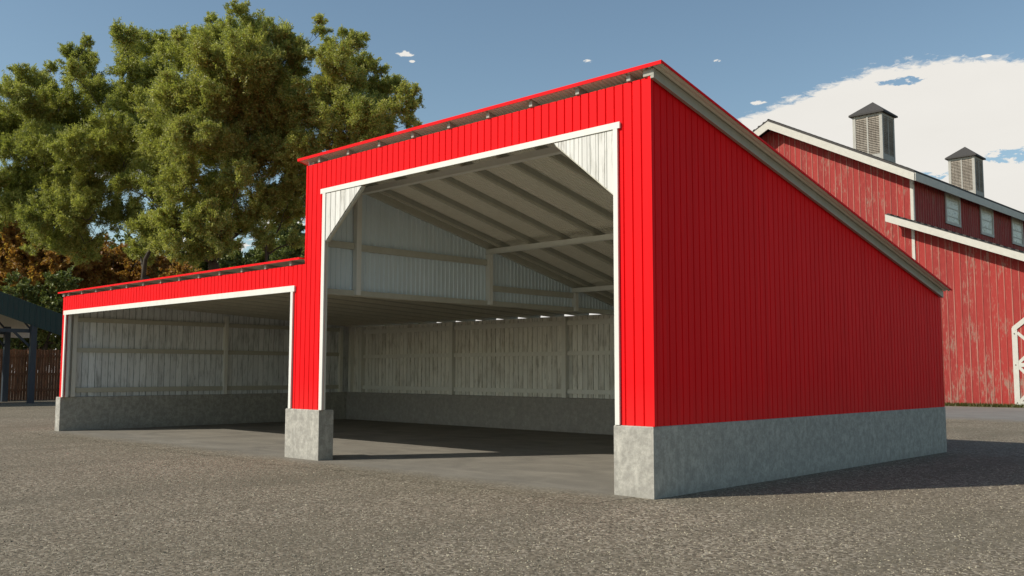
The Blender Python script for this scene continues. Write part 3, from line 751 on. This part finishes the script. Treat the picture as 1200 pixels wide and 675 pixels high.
def tree(name, label, base, lobes, mat, dens, r0, fork_h, seed, lsize=(.135, .042), trunks=None, group=None, up=.95):
    t = thing(name, label, 'tree', (base[0], base[1], 0), group); org = Vector((base[0], base[1], 0))
    obj('trunk', limbs(base, lobes, t, r0, fork_h, seed, origin=org, trunks=trunks), 'bark', t, True)
    leaf_cloud('crown', lobes, dens, mat, t, lsize, up, seed, org); return t
def lobes_px(lst, dist, seed, spread=2.6):
    rd = random.Random(seed); out = []
    for (u, v, r) in lst:
        rr = r/FPX*dist
        out.append((tuple(at(u, v, dist+rd.uniform(-spread, spread))), rr))
    return out
A = [(280, 17, 12), (288, 36, 14), (262, 52, 24), (300, 52, 24), (328, 60, 24), (345, 80, 24), (225, 62, 24), (205, 70, 22), (245, 88, 32), (290, 92, 36), (330, 112, 34),
     (376, 38, 8), (383, 60, 13), (393, 78, 20), (415, 58, 14), (420, 84, 20), (402, 112, 26), (438, 108, 22), (462, 104, 15), (478, 112, 12), (470, 130, 14), (480, 146, 10), (452, 134, 22), (455, 160, 14),
     (425, 142, 24), (385, 142, 24), (430, 172, 16), (395, 172, 22), (350, 145, 28), (300, 145, 34), (250, 135, 34), (210, 118, 30), (355, 180, 24), (318, 190, 26), (270, 185, 30), (225, 170, 32),
     (345, 222, 18), (305, 232, 24), (260, 228, 26), (215, 222, 30), (330, 262, 18), (285, 270, 18), (240, 270, 24), (205, 262, 20), (345, 285, 12), (316, 292, 12), (180, 205, 24), (285, 120, 50), (245, 175, 46), (320, 160, 40), (215, 140, 40), (195, 180, 34), (190, 235, 24), (350, 250, 16), (255, 250, 30), (300, 255, 22), (410, 145, 34), (370, 120, 30), (435, 150, 26), (232, 292, 16), (200, 292, 18), (352, 215, 22), (340, 240, 20), (358, 190, 20), (225, 305, 14), (260, 285, 22), (180, 275, 24), (165, 300, 16), (215, 275, 22), (310, 280, 14), (296, 200, 28), (280, 212, 20), (206, 44, 9), (232, 44, 9), (250, 26, 9), (312, 30, 9), (336, 46, 9), (376, 26, 6), (404, 42, 8), (424, 46, 7), (446, 84, 9), (487, 122, 8), (488, 152, 7), (362, 66, 9)]
pa = lobes_px(A, 48, 1); ba = at(296, 430, 48)
Bl = [(92, 68, 14), (105, 84, 18), (85, 88, 14), (148, 52, 16), (160, 68, 20), (180, 62, 18), (175, 92, 24), (150, 84, 16), (192, 50, 12), (35, 100, 18), (55, 108, 18), (20, 122, 22), (72, 122, 20), (45, 140, 26), (8, 150, 24), (85, 150, 24),
      (-30, 130, 26), (-40, 170, 30), (15, 180, 18), (50, 178, 26), (90, 184, 28), (128, 160, 24), (150, 132, 22), (165, 165, 26), (140, 200, 28), (35, 215, 22), (65, 232, 26), (105, 228, 28), (-20, 215, 24),
      (150, 222, 18), (15, 242, 18), (45, 262, 24), (85, 270, 26), (125, 258, 16), (180, 262, 14), (175, 290, 18), (-15, 260, 24), (60, 150, 36), (60, 205, 40), (120, 185, 36), (20, 165, 30), (120, 120, 26), (160, 120, 26), (165, 190, 34), (10, 215, 24), (90, 255, 30), (30, 240, 30), (55, 285, 22), (95, 292, 22), (150, 255, 22), (185, 100, 24), (180, 140, 28), (70, 255, 24), (195, 225, 20), (100, 52, 8), (78, 62, 8), (60, 84, 9), (25, 84, 8), (140, 38, 8), (4, 112, 10), (165, 44, 8)]
pb = lobes_px(Bl, 53, 2, 3)
tree('willow_tree', 'huge olive-green willow with a wide feathery crown rising behind the low red roof', (ba.x, ba.y, 0), pa+pb, 'leaf_olive', 500, .52, 6.8, 21,
     trunks=[((0, 0), (.2, .3), 1.), ((-.7, -.5), (-1.0, -.9), .75), ((-1.6, -1.3), (-2.6, -2.6), .75)])
C_ = [(0, 255, 16), (10, 285, 20), (30, 300, 22), (5, 320, 26), (50, 325, 22), (75, 305, 20), (40, 345, 22), (-30, 290, 30), (-30, 340, 30), (70, 345, 18), (15, 365, 20), (8, 262, 22), (0, 250, 18), (40, 290, 22), (100, 305, 22), (25, 330, 34), (55, 300, 26), (90, 325, 24), (0, 300, 30)]
bc = at(20, 440, 72)
tree('autumn_tree', 'orange and brown autumn tree above the dark green canopy', (bc.x, bc.y, 0), lobes_px(C_, 72, 3, 2), 'leaf_orange', 120, .3, 6.0, 23, lsize=(.24, .12), up=.3)
D_ = [(150, 288, 10), (112, 292, 14), (132, 300, 14), (100, 318, 18), (128, 326, 18), (155, 320, 18), (185, 312, 16), (205, 318, 14), (160, 345, 20), (110, 350, 20), (195, 345, 18), (120, 310, 26), (165, 330, 26), (210, 335, 24), (85, 330, 26), (140, 335, 28)]
bd = at(150, 440, 78)
tree('autumn_tree', 'low rust-coloured autumn tree over the left end of the low red roof', (bd.x, bd.y, 0), lobes_px([q for q in D_ if not (q[0] == 150 and q[1] == 288)], 78, 4, 2), 'leaf_orange', 100, .3, 6.0, 24, lsize=(.24, .12), up=.3)
E_ = [(225, 300, 18), (250, 312, 18), (282, 305, 18), (310, 310, 16), (340, 300, 18), (345, 270, 14), (215, 322, 16), (260, 335, 20), (320, 335, 20), (365, 290, 16), (235, 320, 28), (275, 325, 28), (320, 318, 28), (345, 300, 24), (250, 295, 22), (330, 280, 20)]
be = at(285, 440, 84)
tree('shade_tree', 'dark green tree low between the trunks of the largest tree', (be.x, be.y, 0), lobes_px(E_, 84, 5, 2), 'leaf_dark', 100, .3, 6.0, 25, lsize=(.28, .14), up=.3)
G_ = [(70, 340, 20), (30, 385, 22), (60, 385, 20), (0, 390, 24), (-30, 380, 26), (80, 375, 22), (55, 360, 18), (110, 380, 24), (20, 350, 22), (45, 410, 20), (10, 415, 20), (85, 410, 20)]
bg = at(52, 445, 66)
tree('shade_tree', 'dark yellowish tree behind the brown fence, seen under the canopy roof', (bg.x, bg.y, 0), lobes_px(G_, 66, 6, 1.5), 'leaf_dark', 100, .25, 3.5, 26, lsize=(.24, .12), up=.3)

# far wood behind the trees: one mass
W_ = [(u, 330+12*math.sin(u*.07)+random.uniform(-8, 8), random.uniform(24, 36)) for u in range(-90, 500, 22)]
W_ += [(u, 375+random.uniform(-8, 8), 34) for u in range(-90, 500, 30)]
wo = at(200, 440, 125); wo.z = 0
wood = leaf_cloud('woods', [q for q in lobes_px(W_, 125, 9, 4)], 26, 'leaf_dark', None, (.42, .2), .3, 31, wo); wood.location = wo
wood['kind'] = 'stuff'; wood['label'] = 'distant dark green wood closing the view behind the trees on the left'; wood['category'] = 'woods'

# ================================================================== SKY, SUN
SUN_AZ, SUN_EL = R(209.3), R(36.7)
w = bpy.data.worlds.new('World'); scene.world = w; w.use_nodes = True
nt = w.node_tree; nt.nodes.clear()
out = N(nt, 'ShaderNodeOutputWorld')
sky = N(nt, 'ShaderNodeTexSky', sky_type='NISHITA'); sky.sun_disc = False; sky.sun_elevation = SUN_EL; sky.sun_rotation = SUN_AZ
sky.air_density = 1.0; sky.dust_density = .6; sky.ozone_density = 1.0; sky.altitude = 100
bgs = N(nt, 'ShaderNodeBackground'); bgs.inputs['Strength'].default_value = .125
skyc = mix(nt, 1., sky.outputs[0], (1.0, 1.025, .935), 'MULTIPLY'); L(nt, skyc, bgs.inputs['Color'])
tc = N(nt, 'ShaderNodeTexCoord'); sep = N(nt, 'ShaderNodeSeparateXYZ'); L(nt, tc.outputs['Generated'], sep.inputs[0])
az = math_(nt, 'MULTIPLY', math_(nt, 'ARCTAN2', math_(nt, 'MULTIPLY', sep.outputs[0], -1), sep.outputs[1]), 57.2958)
el = math_(nt, 'MULTIPLY', math_(nt, 'ARCSINE', sep.outputs[2]), 57.2958)
cb = N(nt, 'ShaderNodeCombineXYZ'); L(nt, math_(nt, 'MULTIPLY', az, .16), cb.inputs[0]); L(nt, math_(nt, 'MULTIPLY', el, .42), cb.inputs[1])
n1 = noise(nt, cb.outputs[0], 1.0, 12, .62, .3); n2 = noise(nt, cb.outputs[0], 3.2, 10, .65, .5); n3 = noise(nt, cb.outputs[0], 9.0, 8, .65, .8)
# top edge of the big cumulus bank as a function of azimuth
fc = N(nt, 'ShaderNodeFloatCurve'); cu = fc.mapping.curves[0]
pts = [(0., .10), (.10, .60), (.27, .80), (.36, .852), (.42, .86), (.48, .835), (.56, .775), (.61, .735), (.68, .60), (.80, .42), (1., .3)]   # az/50 -> el/20
while len(cu.points) < len(pts): cu.points.new(.5, .5)
for p, (a, b_) in zip(cu.points, pts): p.location = (a, b_)
fc.mapping.update()
L(nt, math_(nt, 'DIVIDE', az, 50., clamp=True), fc.inputs['Value'])
d = math_(nt, 'SUBTRACT', math_(nt, 'MULTIPLY', fc.outputs[0], 20.), el)
d = math_(nt, 'ADD', d, math_(nt, 'MULTIPLY', math_(nt, 'SUBTRACT', n2, .5), 1.5)); d = math_(nt, 'ADD', d, math_(nt, 'MULTIPLY', math_(nt, 'SUBTRACT', n3, .5), 1.3))
bank = math_(nt, 'MULTIPLY', d, 2.4, clamp=True)
# cirrus-like gaps of blue inside the bank and small puffs elsewhere: ellipses broken by noise
def ell(a0, e0, ra, re, k=1.0):
    x = math_(nt, 'POWER', math_(nt, 'ABSOLUTE', math_(nt, 'DIVIDE', math_(nt, 'SUBTRACT', az, a0), ra)), 2.)
    y = math_(nt, 'POWER', math_(nt, 'ABSOLUTE', math_(nt, 'DIVIDE', math_(nt, 'SUBTRACT', el, e0), re)), 2.)
    q = math_(nt, 'SUBTRACT', 1., math_(nt, 'ADD', x, y)); q = math_(nt, 'ADD', q, math_(nt, 'MULTIPLY', math_(nt, 'SUBTRACT', math_(nt, 'MULTIPLY', math_(nt, 'ADD', n2, n3), .5), .52), 9.))
    return math_(nt, 'MULTIPLY', q, 2.2*k, clamp=True)
holes = [(15.2, 11.5, 2.4, .42), (20.4, 10.8, 1.5, .3), (21.3, 16.05, 1.3, .22), (8, 9, 4, 1.0), (24.5, 9.4, 1.5, .3)]
hole = None
for hh in holes: e_ = ell(*hh); hole = e_ if hole is None else math_(nt, 'MAXIMUM', hole, e_)
bank = math_(nt, 'MULTIPLY', bank, math_(nt, 'SUBTRACT', 1., hole))
puffs = [(50.7, 18.75, .62, .17), (50.2, 18.35, .2, .09), (39.3, 18.4, .34, .12), (31.6, 18.1, .42, .09), (16.9, 16.85, .3, .1), (29.2, 15.6, .5, .15), (62, 7, 2.4, 1.2), (67.5, 11, 4, .5), (64, 13.6, 5, .7), (58, 9, 2.0, .8)]
pf = None
for hh in puffs: e_ = ell(*hh, .8); pf = e_ if pf is None else math_(nt, 'MAXIMUM', pf, e_)
low = math_(nt, 'MULTIPLY', math_(nt, 'SUBTRACT', n1, math_(nt, 'MULTIPLY_ADD', math_(nt, 'ABSOLUTE', el), .03, .42)), 5., clamp=True)
win = math_(nt, 'LESS_THAN', math_(nt, 'ABSOLUTE', math_(nt, 'SUBTRACT', az, 40.)), 60.)
bank = math_(nt, 'MULTIPLY', bank, win); low = math_(nt, 'MULTIPLY', low, win)
mask = math_(nt, 'MAXIMUM', math_(nt, 'MAXIMUM', bank, pf), math_(nt, 'MULTIPLY', low, .8))
bgc = N(nt, 'ShaderNodeBackground'); bgc.inputs['Strength'].default_value = .86
shade = ramp(nt, n1, [(.3, (.97, .94, .88)), (.7, (1.0, .97, .91))]); L(nt, shade, bgc.inputs['Color'])
ms = N(nt, 'ShaderNodeMixShader'); L(nt, mask, ms.inputs[0]); L(nt, bgs.outputs[0], ms.inputs[1]); L(nt, bgc.outputs[0], ms.inputs[2]); L(nt, ms.outputs[0], out.inputs['Surface'])

sd = bpy.data.lights.new('sun', 'SUN'); sd.energy = 4.4; sd.angle = R(.5); sd.color = (1.0, .945, .85)
so = bpy.data.objects.new('sun', sd); col.objects.link(so)
tosun = Vector((math.sin(SUN_AZ)*math.cos(SUN_EL), math.cos(SUN_AZ)*math.cos(SUN_EL), math.sin(SUN_EL)))
so.rotation_euler = tosun.to_track_quat('Z', 'Y').to_euler(); so.location = (-20, -30, 30)

scene.render.engine = 'CYCLES'
scene.view_settings.view_transform = 'Standard'; scene.view_settings.look = 'None'; scene.view_settings.gamma = 1; scene.view_settings.exposure = 0
scene.view_settings.use_curve_mapping = False
scene.cycles.max_bounces = 8; scene.cycles.diffuse_bounces = 7; scene.cycles.transmission_bounces = 2
